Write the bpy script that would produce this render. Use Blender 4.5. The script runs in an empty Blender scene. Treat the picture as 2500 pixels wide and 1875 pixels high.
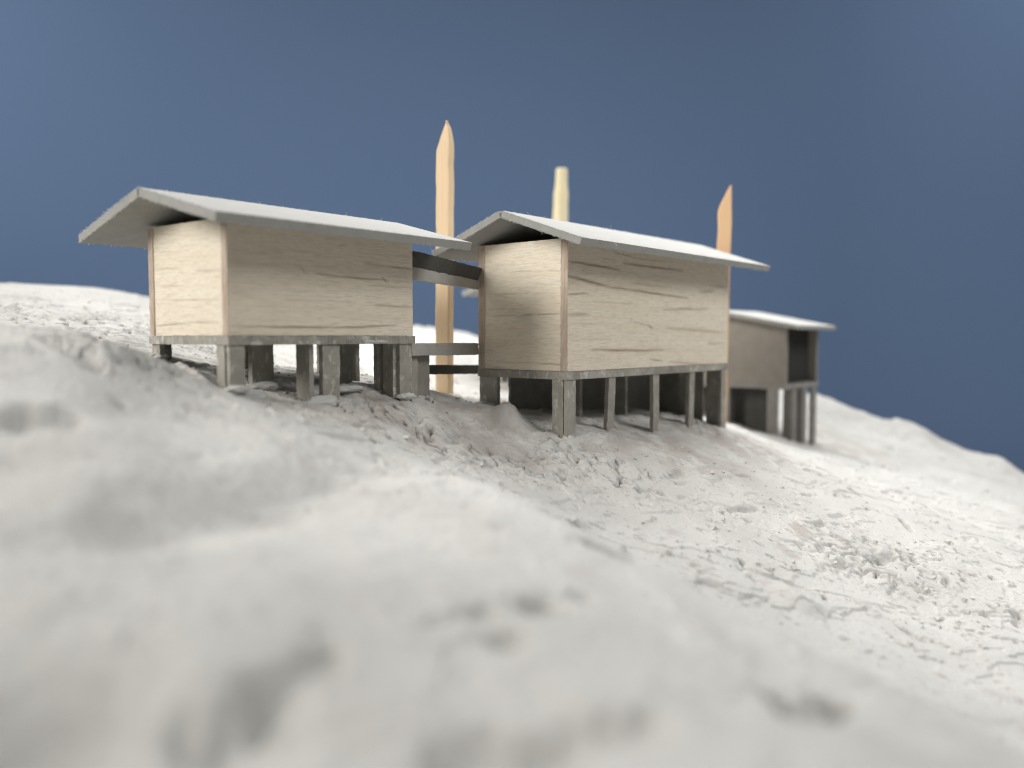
import bpy, bmesh, math, random
import numpy as np
from mathutils import Vector, Matrix
random.seed(7)
rng = np.random.default_rng(11)
S = bpy.context.scene
COL = S.collection

# ------------------------------------------------------------------ camera
cd = bpy.data.cameras.new('camera')
cam = bpy.data.objects.new('camera', cd); COL.objects.link(cam)
cd.sensor_fit = 'HORIZONTAL'; cd.sensor_width = 36.0; cd.lens = 28.51
cd.clip_start = 0.01; cd.clip_end = 50
cam.location = (0, 0, 0)
cam.rotation_euler = (math.radians(90 - 3.3385), 0, 0)
cd.dof.use_dof = True
cd.dof.focus_distance = 0.985
cd.dof.aperture_fstop = 1.85
cd.dof.aperture_blades = 0
S.camera = cam

# ------------------------------------------------------------------ ambient, window light, exposure
W = bpy.data.worlds.new('World'); S.world = W; W.use_nodes = True
bg = W.node_tree.nodes['Background']
bg.inputs[0].default_value = (1.0, 0.985, 0.95, 1); bg.inputs[1].default_value = 0.13

def area_lamp(name, loc, target, sx, sy, power, col, spread=180):
    l = bpy.data.lights.new(name, 'AREA'); l.shape = 'RECTANGLE'; l.size = sx; l.size_y = sy
    l.energy = power; l.color = col; l.spread = math.radians(spread)
    o = bpy.data.objects.new(name, l); COL.objects.link(o); o.location = loc
    o.rotation_euler = (Vector(target) - Vector(loc)).to_track_quat('-Z', 'Y').to_euler()
    return o
area_lamp('window_light', (-2.9, -1.05, 1.75), (-.02, 1.42, 0), 2.0, 1.7, 25, (1.0, 0.97, 0.91), 74)
area_lamp('backdrop_fill_left', (-3.4, 1.2, 1.9), (-2.2, 3.5, .7), 1.0, 1.0, 36, (1.0, 0.99, 0.96), 150)  # added lamp brightening the left of the backdrop, apart from the window light
area_lamp('right_window', (2.4, 0.15, 2.0), (0.3, 1.45, -0.05), 1.3, 1.3, 11, (1.0, 0.99, 0.965), 84)
area_lamp('backdrop_light', (2.35, 2.45, 1.75), (2.15, 3.1, 1.3), 0.5, 0.5, 6.0, (1.0, 0.99, 0.96))  # added lamp that gives the backdrop its pale upper right corner
area_lamp('ceiling_light', (0.3, 2.2, 1.75), (0.15, 1.5, 0), 1.9, 1.0, 15, (1.0, 0.985, 0.96), 78)

S.view_settings.view_transform = 'Standard'; S.view_settings.look = 'None'
S.view_settings.exposure = 0.17; S.view_settings.gamma = 1.0
S.view_settings.use_curve_mapping = False
S.cycles.use_denoising = True
S.cycles.pixel_filter_type = 'BLACKMAN_HARRIS'; S.cycles.filter_width = 1.1
S.cycles.max_bounces = 8; S.cycles.diffuse_bounces = 5

# ------------------------------------------------------------------ numpy noise
def _hash(ix, iy, seed):
    h = (ix.astype(np.int64) * 374761393 + iy.astype(np.int64) * 668265263 + seed * 1442695041) & 0xffffffff
    h = ((h ^ (h >> 13)) * 1274126177) & 0xffffffff
    return (h ^ (h >> 16)) & 0xffff
def pnoise(x, y, seed=0):
    x = np.asarray(x, float); y = np.asarray(y, float)
    ix = np.floor(x); iy = np.floor(y); fx = x - ix; fy = y - iy
    def g(ax, ay):
        a = _hash(ix + ax, iy + ay, seed) * (2 * np.pi / 65536)
        return np.cos(a) * (fx - ax) + np.sin(a) * (fy - ay)
    u = fx * fx * fx * (fx * (fx * 6 - 15) + 10); v = fy * fy * fy * (fy * (fy * 6 - 15) + 10)
    a = g(0, 0) * (1 - u) + g(1, 0) * u; b = g(0, 1) * (1 - u) + g(1, 1) * u
    return (a * (1 - v) + b * v) * 1.5
def fbm(x, y, seed=0, octs=4, gain=.5):
    t = 0; a = 1; s = 0
    for i in range(octs):
        t = t + a * pnoise(x * 2 ** i, y * 2 ** i, seed + i * 17); s += a; a *= gain
    return t / s
def sstep(a, b, x):
    t = np.clip((x - a) / (b - a), 0, 1); return t * t * (3 - 2 * t)

# ------------------------------------------------------------------ materials
def nmat(name):
    m = bpy.data.materials.new(name); m.use_nodes = True
    nt = m.node_tree; b = nt.nodes['Principled BSDF']; b.inputs['Roughness'].default_value = .95
    b.inputs['Specular IOR Level'].default_value = .15
    return m, nt, b
def node(nt, t, **kw):
    n = nt.nodes.new(t)
    for k, v in kw.items():
        if k in n.inputs: n.inputs[k].default_value = v
        else: setattr(n, k, v)
    return n
def mixc(nt, fac, a, b):
    n = nt.nodes.new('ShaderNodeMix'); n.data_type = 'RGBA'
    for sock, val in ((n.inputs[0], fac), (n.inputs[6], a), (n.inputs[7], b)):
        if hasattr(val, 'is_linked'): nt.links.new(val, sock)
        elif isinstance(val, (tuple, list)): sock.default_value = (*val, 1)
        else: sock.default_value = val
    return n.outputs[2]
def ramp(nt, val, p0, p1, c0=(0, 0, 0, 1), c1=(1, 1, 1, 1)):
    r = nt.nodes.new('ShaderNodeValToRGB'); nt.links.new(val, r.inputs[0])
    r.color_ramp.elements[0].position = p0; r.color_ramp.elements[0].color = c0
    r.color_ramp.elements[1].position = p1; r.color_ramp.elements[1].color = c1
    return r.outputs[0]
def noise(nt, vec, scale, detail=3, rough=.5):
    n = nt.nodes.new('ShaderNodeTexNoise'); n.inputs['Scale'].default_value = scale
    n.inputs['Detail'].default_value = detail; n.inputs['Roughness'].default_value = rough
    if vec is not None: nt.links.new(vec, n.inputs['Vector'])
    return n.outputs[0]
def vscale(nt, vec, s):
    n = nt.nodes.new('ShaderNodeVectorMath'); n.operation = 'MULTIPLY'
    nt.links.new(vec, n.inputs[0]); n.inputs[1].default_value = s
    return n.outputs[0]
def bump(nt, b, h, strength, dist):
    n = nt.nodes.new('ShaderNodeBump'); n.inputs['Strength'].default_value = strength
    n.inputs['Distance'].default_value = dist
    nt.links.new(h, n.inputs['Height']); nt.links.new(n.outputs[0], b.inputs['Normal'])

def plaster_material():
    m, nt, b = nmat('white plaster')
    co = node(nt, 'ShaderNodeTexCoord').outputs['Object']
    c = mixc(nt, ramp(nt, noise(nt, co, 9, 4), .4, .65), (.64, .635, .615), (.575, .57, .55))
    c = mixc(nt, ramp(nt, noise(nt, co, 30, 5, .6), .60, .70), c, (.54, .515, .51))
    c = mixc(nt, ramp(nt, noise(nt, co, 240, 3, .65), .57, .68), c, (.47, .46, .45))
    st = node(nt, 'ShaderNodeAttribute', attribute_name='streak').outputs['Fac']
    c = mixc(nt, st, c, (.37, .335, .305))  # mask holds painted shade around the huts and a few stains
    nt.links.new(c, b.inputs['Base Color'])
    bump(nt, b, noise(nt, co, 480, 5, .7), 1.0, .0014)
    return m
def card_material(name, col, dirt=.25, fine=700, smear=None):
    m, nt, b = nmat(name)
    co = node(nt, 'ShaderNodeAttribute', attribute_name='pc').outputs['Vector']
    dark = tuple(v * (1 - dirt) for v in col)
    c = mixc(nt, ramp(nt, noise(nt, co, 45, 5, .6), .35, .7), col, dark)
    c = mixc(nt, ramp(nt, noise(nt, co, fine, 2), .55, .75), c, tuple(min(1, v * 1.12) for v in col))
    if smear: c = mixc(nt, ramp(nt, noise(nt, vscale(nt, co, (60, 110, 60)), 1, 5, .65), .56, .66), c, smear)
    nt.links.new(c, b.inputs['Base Color'])
    bump(nt, b, noise(nt, co, fine * .8, 4, .7), .5, .0007)
    return m
def balsa_material(name, pale, brown, warm):
    m, nt, b = nmat(name)
    at = node(nt, 'ShaderNodeAttribute', attribute_name='pc').outputs['Vector']
    st = node(nt, 'ShaderNodeAttribute', attribute_name='streak').outputs['Fac']
    g1 = noise(nt, vscale(nt, at, (30, 420, 30)), 1, 4, .6)
    g2 = noise(nt, vscale(nt, at, (3.5, 60, 3.5)), 1, 4, .55)
    g3 = noise(nt, vscale(nt, at, (75, 1300, 75)), 1, 2, .5)
    c = mixc(nt, ramp(nt, g2, .35, .7), pale, warm)
    c = mixc(nt, ramp(nt, g1, .48, .80), c, tuple(v * .80 for v in warm))
    f3 = nt.nodes.new('ShaderNodeMath'); f3.operation = 'MULTIPLY'; f3.inputs[1].default_value = .7
    nt.links.new(ramp(nt, g3, .5, .7), f3.inputs[0])
    c = mixc(nt, f3.outputs[0], c, tuple(v * .74 for v in warm))
    # dark grain marks, broken up by the fine grain
    ms = nt.nodes.new('ShaderNodeMath'); ms.operation = 'MULTIPLY'; nt.links.new(st, ms.inputs[0])
    nt.links.new(ramp(nt, g1, .15, .55, (.45, .45, .45, 1)), ms.inputs[1])
    c = mixc(nt, ms.outputs[0], c, brown)
    nt.links.new(c, b.inputs['Base Color'])
    bump(nt, b, g1, .35, .0008)
    return m
def plain_wood(name, col, dark, sc=(900, 900, 25)):
    m, nt, b = nmat(name)
    co = node(nt, 'ShaderNodeTexCoord').outputs['Object']
    g = noise(nt, vscale(nt, co, sc), 1, 4, .6)
    c = mixc(nt, ramp(nt, g, .35, .75), col, dark)
    nt.links.new(c, b.inputs['Base Color']); bump(nt, b, g, .2, .0006)
    b.inputs['Roughness'].default_value = .7
    return m

M = {}
M['plaster'] = plaster_material()
M['roof'] = card_material('pale grey board', (.50, .50, .488), .10)
M['core'] = card_material('grey board core', (.33, .33, .312), .12)
M['slab'] = card_material('grey board smeared with plaster', (.39, .375, .335), .42, 700, (.56, .55, .52))
M['post'] = card_material('grey board strip', (.37, .355, .315), .30, 700, (.54, .52, .48))
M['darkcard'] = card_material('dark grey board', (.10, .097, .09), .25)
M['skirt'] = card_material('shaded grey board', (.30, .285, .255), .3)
M['black'] = card_material('interior shade card', (.045, .044, .042), .2)
M['skirtpost'] = card_material('shaded grey strip', (.29, .28, .26), .25)  # strip colour lowered for the shade on the right hut's stilts and floor
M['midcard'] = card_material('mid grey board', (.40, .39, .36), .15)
M['balsa'] = balsa_material('balsa sheet', (.80, .73, .615), (.27, .195, .13), (.735, .65, .525))
M['endgrain'] = balsa_material('balsa end grain', (.55, .46, .385), (.27, .18, .13), (.49, .40, .325))
M['greywall'] = card_material('grey wall card', (.28, .255, .225), .15)  # plain darker grey for the right hut's walls
M['stake'] = plain_wood('pale stake wood', (.80, .62, .42), (.72, .53, .33))
M['peach'] = plain_wood('orange tinted stake wood', (.78, .53, .32), (.70, .45, .26))
M['bamboo'] = plain_wood('cream bamboo', (.80, .72, .50), (.70, .60, .37))
M['fibre'] = card_material('paper fibre', (.8, .8, .78), .05)

# ------------------------------------------------------------------ object helpers
def link(name, me, parent=None):
    o = bpy.data.objects.new(name, me); COL.objects.link(o)
    if parent is not None: o.parent = parent
    return o
def thing(name, label, cat, loc, rotz=0, group=None):
    o = link(name, None); o.location = loc; o.rotation_euler = (0, 0, rotz)
    o['label'] = label; o['category'] = cat
    if group: o['group'] = group
    return o
def mesh_np(name, V, F, mat, pc=None, streak=None, smooth=False):
    me = bpy.data.meshes.new(name)
    V = np.asarray(V, np.float32); F = np.asarray(F, np.int32)
    me.vertices.add(len(V)); me.vertices.foreach_set('co', V.ravel())
    k = F.shape[1]
    me.loops.add(F.size); me.loops.foreach_set('vertex_index', F.ravel())
    me.polygons.add(len(F)); me.polygons.foreach_set('loop_start', np.arange(0, F.size, k, dtype=np.int32))
    me.polygons.foreach_set('use_smooth', np.full(len(F), smooth))
    me.update(calc_edges=True)
    if pc is not None:
        a = me.attributes.new('pc', 'FLOAT_VECTOR', 'POINT'); a.data.foreach_set('vector', np.asarray(pc, np.float32).ravel())
    if streak is not None:
        a = me.attributes.new('streak', 'FLOAT', 'POINT'); a.data.foreach_set('value', np.asarray(streak, np.float32).ravel())
    me.materials.append(mat)
    return me
_off = [0]
def slab(name, parent, mat, c00, c10, c11, c01, th, nu=20, nv=8, edge=.0004, rough=.0002, streaks=None, rand=0, face=None):
    """A board: outer face c00-c10-c11-c01 (u runs along the grain), thickness vector th to the inner face."""
    _off[0] += 1; k = _off[0]
    c00, c10, c11, c01, th = (np.array(q, float) for q in (c00, c10, c11, c01, th))
    u, v = np.meshgrid(np.linspace(0, 1, nu + 1), np.linspace(0, 1, nv + 1))
    P = (c00 * ((1 - u) * (1 - v))[..., None] + c10 * (u * (1 - v))[..., None]
         + c11 * (u * v)[..., None] + c01 * ((1 - u) * v)[..., None])
    lu = np.linalg.norm(c10 - c00); lv = np.linalg.norm(c01 - c00)
    du = (c10 - c00) / lu; dv = (c01 - c00) / lv; n = -th / np.linalg.norm(th)
    U = u * lu; V_ = v * lv
    n1 = fbm(U * 160, V_ * 160, k * 7, 3); n2 = fbm(U * 220 + 9, V_ * 220, k * 7 + 3, 3)
    bu = ((u < 1e-6) | (u > 1 - 1e-6)); bv = ((v < 1e-6) | (v > 1 - 1e-6))
    def layer(shift, sd):
        e1 = fbm(U * 170 + sd, V_ * 170, k * 7 + sd, 3) * edge * 1.6; e2 = fbm(U * 170, V_ * 170 + sd, k * 5 + sd, 3) * edge * 1.6
        Q = P + shift + n * (n1 * rough * (1 if sd == 0 else -1))[..., None]
        Q = Q + du * (e1 * bu)[..., None] + dv * (e2 * bv)[..., None]
        return Q.reshape(-1, 3)
    A = layer(0 * th, 0); B = layer(th, 40)
    N = len(A); w = nu + 1
    i = np.arange(N).reshape(nv + 1, nu + 1)
    top = np.stack([i[:-1, :-1], i[:-1, 1:], i[1:, 1:], i[1:, :-1]], -1).reshape(-1, 4)
    if np.dot(np.cross(du, dv), n) < 0: top = top[:, ::-1]
    bot = top[:, ::-1] + N
    loop = np.concatenate([i[0, :-1], i[:-1, -1], i[-1, :0:-1], i[:0:-1, 0]])
    nx = np.roll(loop, -1)
    side = np.stack([loop, loop + N, nx + N, nx], 1)
    if np.dot(np.cross(du, dv), n) < 0: side = side[:, ::-1]
    pc = np.stack([U, V_, np.zeros_like(U)], -1).reshape(-1, 3) + np.array([k * 1.37, k * .71, 0])
    pc = np.concatenate([pc, pc + np.array([0, 0, np.linalg.norm(th)])])
    sk = np.zeros_like(U)
    aw = U + fbm(U * 8, V_ * 30, k, 2) * .0
    vw = V_ + pnoise(U * 8, V_ * 9, k + 90) * .0016 + pnoise(U * 40, V_ * 20, k + 91) * .0005
    L = list(streaks or [])
    for _ in range(rand):
        a = random.uniform(-.1, .9) * lu; b = random.uniform(.04, .95) * lv
        L.append((a, b, a + random.uniform(.05, .35) * lu, b + random.gauss(0, .003), random.uniform(.0008, .0018), random.uniform(.15, .55)))
    for (u0, v0, u1, v1, wd, stg) in L:
        t = np.clip((aw - u0) / (u1 - u0 + 1e-9), 0, 1)
        d = np.hypot(np.maximum(0, np.maximum(u0 - aw, aw - u1)) * .35, vw - (v0 + (v1 - v0) * t))
        fade = .35 + .65 * np.sin(np.pi * np.clip(t * .9 + .08, 0, 1)) ** .6
        sk = np.maximum(sk, stg * fade * np.exp(-(d / wd) ** 2))
    sk = sk.reshape(-1); sk = np.concatenate([sk, sk])
    me = mesh_np(name, np.concatenate([A, B]), np.concatenate([top, bot, side]), mat, pc, sk)
    if face is not None:
        me.materials.append(face)
        me.polygons.foreach_set('material_index', np.r_[np.ones(len(top), np.int32), np.zeros(len(bot) + len(side), np.int32)])
    return link(name, me, parent)
def strip(name, parent, mat, s0, s1, t0, t1, z0, z1, lean=(0, 0), th_axis='t'):
    """Upright board strip between heights z0 and z1 in the hut's own axes."""
    ls, lt = lean
    if th_axis == 't':
        return slab(name, parent, mat, (s0 + ls, t0 + lt, z0), (s0, t0, z1), (s1, t0, z1), (s1 + ls, t0 + lt, z0), (0, t1 - t0, 0), 26, 5, .0007, .0004)
    return slab(name, parent, mat, (s0 + ls, t0 + lt, z0), (s0, t0, z1), (s0, t1, z1), (s0 + ls, t1 + lt, z0), (s1 - s0, 0, 0), 26, 5, .0007, .0004)
def tubes(name, paths, rad, mat, parent):
    V = []; F = []
    for p in paths:
        b = len(V); p = [Vector(q) for q in p]
        for i, q in enumerate(p):
            d = (p[min(i + 1, len(p) - 1)] - p[max(i - 1, 0)]).normalized()
            a = d.orthogonal().normalized(); c = d.cross(a)
            for k in range(3):
                an = k * 2.0944; V.append(q + (a * math.cos(an) + c * math.sin(an)) * rad)
        for i in range(len(p) - 1):
            for k in range(3):
                F.append((b + i * 3 + k, b + i * 3 + (k + 1) % 3, b + i * 3 + 3 + (k + 1) % 3, b + i * 3 + 3 + k))
    me = mesh_np(name, [tuple(v) for v in V], F, mat, np.array([tuple(v) for v in V]), smooth=True)
    return link(name, me, parent)
def fuzz(parent, edges, count, length=.0028):
    paths = []
    for (a, b, out) in edges:
        a, b, out = Vector(a), Vector(b), Vector(out).normalized()
        for _ in range(count):
            p = a.lerp(b, random.random()); L = random.uniform(.25, 1) * length
            if random.random() < .02: L *= 2.6
            d = (out + Vector((random.gauss(0, .7), random.gauss(0, .7), random.gauss(0, .7)))).normalized()
            d2 = (d + Vector((random.gauss(0, .6), random.gauss(0, .6), random.gauss(0, .6)))).normalized()
            p = p - out * .0006
            paths.append((p, p + d * L * .5, p + d * L * .5 + d2 * L * .5))
    o = tubes('frayed_fibres', paths, .00022, M['fibre'], parent); o['kind'] = 'stuff'
    return o

# ------------------------------------------------------------------ the ground: a plaster hillside
CP = np.array([(-0.167,0.260,-0.141), (-0.091,0.270,-0.148), (0.000,0.280,-0.153), (0.091,0.270,-0.148), (0.202,0.310,-0.170), (-0.231,0.360,-0.107), (-0.120,0.310,-0.124), (0.000,0.350,-0.140), (0.103,0.400,-0.165), (0.166,0.400,-0.186), (-0.299,0.470,-0.078), (-0.237,0.490,-0.082), (-0.160,0.480,-0.117), (-0.098,0.550,-0.120), (0.000,0.470,-0.139), (-0.155,0.680,-0.089), (-0.102,0.690,-0.112), (-0.017,0.680,-0.126), (0.053,0.630,-0.154), (0.109,0.600,-0.178), (0.164,0.570,-0.199), (0.257,0.520,-0.235), (0.309,0.480,-0.254), (-0.149,0.840,-0.084), (-0.089,0.880,-0.120), (-0.023,0.900,-0.143), (0.070,0.920,-0.158), (0.214,0.930,-0.203), (0.372,0.970,-0.237), (0.384,0.880,-0.274), (0.470,0.870,-0.303), (0.615,1.000,-0.296), (0.477,0.750,-0.316), (0.342,1.120,-0.187), (0.182,1.020,-0.149), (0.606,1.400,-0.233), (0.613,1.200,-0.262), (0.446,1.350,-0.187), (0.069,1.000,-0.131), (0.134,1.070,-0.131), (0.207,1.150,-0.139), (0.275,1.230,-0.141), (0.342,1.310,-0.151), (-0.036,1.100,-0.093), (0.021,1.050,-0.111), (-0.267,0.770,-0.057), (-0.371,0.870,-0.031), (-0.262,0.850,-0.059), (-0.196,0.860,-0.072), (-0.160,0.900,-0.074), (-0.125,0.950,-0.076), (-0.104,1.250,-0.092), (-0.091,1.500,-0.086), (-0.121,1.850,-0.045), (-0.379,0.600,-0.012), (-0.340,0.660,-0.011), (-0.325,0.700,-0.018), (-0.295,0.720,-0.034), (-0.289,0.600,-0.054), (-0.303,0.520,-0.047), (-0.630,1.000,0.011), (-0.664,1.200,0.034), (-0.527,1.100,0.012), (-0.973,1.550,0.096), (-0.833,1.550,0.091), (-0.738,1.650,0.076), (-0.512,1.850,0.044), (-0.159,2.100,0.011), (-0.366,1.150,-0.039), (-0.204,1.150,-0.060), (-0.378,1.500,-0.021), (0.664,1.780,-0.222), (0.512,1.600,-0.200), (0.798,2.100,-0.192), (0.926,2.050,-0.219), (1.010,1.950,-0.245), (1.054,1.800,-0.292), (1.052,1.650,-0.319),
 # far side and flanks, where the model hillside falls away
 (-1.3,2.2,0.02), (-0.8,2.5,-0.05), (-0.1,2.8,-0.12), (0.8,2.8,-0.33), (1.4,2.6,-0.5), (1.7,1.7,-0.55), (1.4,1.0,-0.5), (0.9,0.5,-0.45), (-1.3,1.0,0.03), (-1.0,0.5,0.0), (-0.7,0.3,-0.02), (-.5,.05,-.06), (0,.05,-.13), (.4,.05,-.22), (.2,1.7,-.12), (.35,1.95,-.14), (0.712,2.100,-0.136), (0.592,1.950,-0.141),
 # the hollow behind the foreground crest
 (0.148,0.740,-0.213), (0.082,0.800,-0.189), (-0.008,0.820,-0.149), (0.212,0.710,-0.243), (0.329,0.650,-0.287), (0.390,0.600,-0.315), (0.122,0.670,-0.213), (0.059,0.710,-0.185), (-0.019,0.750,-0.148), (0.184,0.640,-0.238), (0.289,0.585,-0.276)])
def _tps_fit(P, lam):
    n = len(P); X = P[:, :2]
    d2 = ((X[:, None] - X[None]) ** 2).sum(-1)
    K = np.where(d2 > 0, .5 * d2 * np.log(d2 + 1e-20), 0) + lam * np.eye(n)
    Q = np.c_[np.ones(n), X]
    A = np.block([[K, Q], [Q.T, np.zeros((3, 3))]])
    return np.linalg.solve(A, np.r_[P[:, 2], 0, 0, 0])
TW = _tps_fit(CP, 4e-5)
def base_z(x, y):
    x = np.asarray(x, float); y = np.asarray(y, float)
    out = TW[-3] + TW[-2] * x + TW[-1] * y
    for (a, b, _), w in zip(CP, TW):
        d2 = (x - a) ** 2 + (y - b) ** 2 + 1e-12
        out = out + w * .5 * d2 * np.log(d2)
    return out
# dents, grooves and lumps pressed into the plaster: x0, y0, x1, y1, half width, height
FEATURES = []
def ground_z(x, y, detail=True):
    x = np.asarray(x, float); y = np.asarray(y, float)
    z = base_z(x, y)
    shp = z.shape; z = z.reshape(-1).copy(); xf = x.reshape(-1); yf = y.reshape(-1)
    for (x0, y0, x1, y1, wd, h) in FEATURES:
        m = np.nonzero((xf > min(x0, x1) - 3 * wd) & (xf < max(x0, x1) + 3 * wd) & (yf > min(y0, y1) - 3 * wd) & (yf < max(y0, y1) + 3 * wd))[0]
        if not len(m): continue
        X, Y = xf[m], yf[m]; dx, dy = x1 - x0, y1 - y0
        t = np.clip(((X - x0) * dx + (Y - y0) * dy) / (dx * dx + dy * dy + 1e-9), 0, 1)
        wob = 1 + .55 * fbm(X / wd * .6 + 3, Y / wd * .6, 5, 3)
        d = np.hypot(X - x0 - t * dx, Y - y0 - t * dy) * wob / wd
        z[m] += h * np.exp(-d ** (2 if wd > .012 else 3))
    z = z.reshape(shp)
    if not detail: return z
    wx = x + .02 * fbm(x * 9, y * 9, 51, 2); wy = y + .02 * fbm(x * 9 + 5, y * 9, 52, 2)
    z = z + .0068 * fbm(wx * 7, wy * 9, 1, 3)
    rough = sstep(-.15, .35, fbm(x * 6 + 2, y * 6, 8, 2))
    near = .25 + .75 * sstep(.50, .80, y); rough = rough * near
    z = z + .0035 * (1 - sstep(.5, .75, y)) * fbm(wx * 17, wy * 15, 61, 2)
    rg = 1 - 2 * np.abs(fbm(wx * 24, wy * 30, 3, 3))
    z = z + (.0002 * near + .0003 * rough) * (rg - .4)
    # broken crust: plates with cracks between them, in a few places
    crust = np.zeros_like(z)
    for (cx, cy, rx, ry) in ((-.10, .89, .10, .075), (-.33, .70, .05, .06), (-.02, .93, .07, .05), (.43, .95, .07, .06), (.33, .92, .04, .04), (.10, .94, .12, .05), (-.20, .85, .07, .05), (-.62, 1.15, .3, .12)):
        crust = np.maximum(crust, np.exp(-(((x - cx) / rx) ** 2 + ((y - cy) / ry) ** 2) ** 1.5))
    crust = crust * sstep(-.35, .25, fbm(x * 14 + 3, y * 14, 199, 2))
    cn = fbm(wx * 19 + 4, wy * 24, 201, 3)
    z = z + crust * 1.9 * (.0045 * (sstep(.0, .05, np.abs(cn)) - 1) + .0050 * fbm(x * 26, y * 24, 211, 2))
    z = z - crust * .0120 * sstep(.20, .25, fbm(x * 60 + 9, y * 66, 221, 3))
    # thin ragged layers left by the spatula
    for k, (ax, ay, th, hh) in enumerate(((6, 10, .05, .0022), (8, 15, .12, .0020), (7, 10, .2, .0028))):
        n = fbm(wx * ax + wy * 2 + k * 3.1, wy * ay - wx * (3 + k), 14 + k * 5, 5, .5)
        z = z + hh * 1.0 * (.2 + .8 * near) * sstep(th, th + .022, n)
    for k, (ax, ay) in enumerate(((14, 42), (20, 34))):      # scratches and cracks
        n = np.abs(fbm(wx * ax - wy * 4, wy * ay + wx * 9, 131 + k, 3))
        msk = sstep(.1, .35, fbm(x * 7 + k, y * 7, 140 + k, 2))
        z = z - .0010 * near * msk * (1 - sstep(.0, .035, n))
    z = z + (.0003 + .0003 * rough) * fbm(x * 85, y * 85, 21, 3, .6)
    z = z + (.0004 + .0005 * rough) * fbm(x * 300, y * 300, 31, 2, .6)
    # small pits
    pn = fbm(x * 62 + 7, y * 62, 41, 3)
    z = z - .0065 * sstep(.33, .39, pn + .06 * (rough - .6)) * (.35 + .65 * rough) * (.3 + .7 * near)
    return z
def seg(x0, y0, x1, y1, w, h): FEATURES.append((x0, y0, x1, y1, w, h))
#FEATURES_HERE
seg(-0.2681, 0.7845, -0.2681, 0.7845, 0.00535, 0.00481)
seg(-0.1276, 0.9505, -0.1276, 0.9505, 0.00648, 0.00583)
seg(-0.2504, 0.3914, -0.2088, 0.4442, 0.02026, -0.00936)
seg(-0.2088, 0.4442, -0.1132, 0.6351, 0.02617, -0.01209)
seg(-0.1514, 0.2725, -0.1514, 0.2725, 0.03097, -0.01363)
seg(-0.0900, 0.2893, -0.0900, 0.2893, 0.01973, -0.00651)
seg(-0.0784, 0.3304, -0.0966, 0.3027, 0.00863, -0.00863)
seg(-0.0966, 0.3027, -0.1031, 0.2854, 0.00802, -0.00802)
seg(-0.1171, 0.2823, -0.1005, 0.2723, 0.00714, -0.00714)
seg(0.0145, 0.4214, 0.0145, 0.4214, 0.01149, -0.02988)
seg(0.0578, 0.5641, 0.0801, 0.5685, 0.00815, -0.02608)
seg(-0.0028, 0.3650, -0.0028, 0.3650, 0.00940, -0.01504)
seg(0.0397, 0.4540, 0.0397, 0.4540, 0.00757, -0.00757)
seg(-0.0363, 0.3707, -0.0143, 0.3969, 0.00698, -0.00419)
seg(-0.0143, 0.3969, 0.0041, 0.4005, 0.00725, -0.00435)
seg(0.1278, 0.3800, 0.1267, 0.3420, 0.00930, -0.01674)
seg(0.1267, 0.3420, 0.1668, 0.4079, 0.00966, -0.01738)
seg(-0.0221, 0.2837, 0.0150, 0.2895, 0.00999, -0.00999)
seg(0.0150, 0.2895, 0.0521, 0.3047, 0.01035, -0.01035)
seg(-0.1705, 0.2623, -0.1705, 0.2623, 0.02385, -0.01443)
seg(-0.3123, 0.5090, -0.2878, 0.5229, 0.01094, -0.01751)
seg(-0.2955, 0.6044, -0.2955, 0.6044, 0.00595, -0.00714)
seg(-0.3763, 0.6517, -0.3283, 0.6340, 0.00633, -0.01235)
seg(-0.7043, 1.1194, -0.5988, 1.1217, 0.00594, -0.01337)
seg(-0.5988, 1.1217, -0.5469, 1.0801, 0.00584, -0.01314)
seg(-0.6463, 1.3238, -0.6265, 1.3753, 0.00511, -0.01150)
seg(-0.7611, 1.3047, -0.6681, 1.3016, 0.00592, -0.01155)
seg(-0.8286, 1.3186, -0.7561, 1.3305, 0.00502, -0.00903)
seg(-0.5686, 0.9985, -0.5057, 1.0559, 0.00467, -0.00700)
seg(-0.1592, 0.7093, -0.1272, 0.7589, 0.00556, -0.00667)
seg(-0.0918, 0.9039, -0.0918, 0.9039, 0.00548, -0.00822)
seg(-0.0627, 0.9352, -0.0627, 0.9352, 0.00496, -0.00744)
seg(-0.0525, 0.9390, -0.0525, 0.9390, 0.00427, -0.00640)
seg(-0.0687, 0.9016, -0.0582, 0.9156, 0.00482, -0.00723)
seg(-0.1053, 0.7815, -0.0968, 0.7934, 0.00418, -0.00564)
seg(-0.0768, 0.7949, -0.0652, 0.8546, 0.00312, -0.00422)
seg(0.1676, 0.9681, 0.1676, 0.9681, 0.00513, -0.00847)
seg(0.1959, 0.9865, 0.2119, 1.0028, 0.00452, -0.00746)
seg(0.0919, 0.9013, 0.1016, 0.9059, 0.00342, -0.00513)
seg(0.1530, 0.9381, 0.1660, 0.9437, 0.00356, -0.00535)
seg(0.2970, 1.0603, 0.3186, 1.0785, 0.00365, -0.00547)
seg(0.0807, 0.9386, 0.0807, 0.9386, 0.00320, -0.00480)
seg(0.2578, 0.9525, 0.2994, 0.9773, 0.00329, -0.00493)
seg(0.2771, 0.9447, 0.2771, 0.9447, 0.00429, -0.00644)
seg(0.1184, 0.9298, 0.1330, 0.9320, 0.00282, -0.00423)
seg(0.0690, 0.9025, 0.0828, 0.9023, 0.00273, -0.00410)
seg(0.1538, 0.9744, 0.1586, 0.9734, 0.00295, -0.00443)
seg(0.2005, 0.9717, 0.2104, 0.9784, 0.00295, -0.00443)
seg(0.1309, 0.9903, 0.1354, 0.9859, 0.00225, -0.00337)
seg(0.5398, 1.1133, 0.5364, 1.0771, 0.00415, -0.00747)
seg(0.4260, 0.9434, 0.4415, 0.9574, 0.00576, -0.00950)
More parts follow.
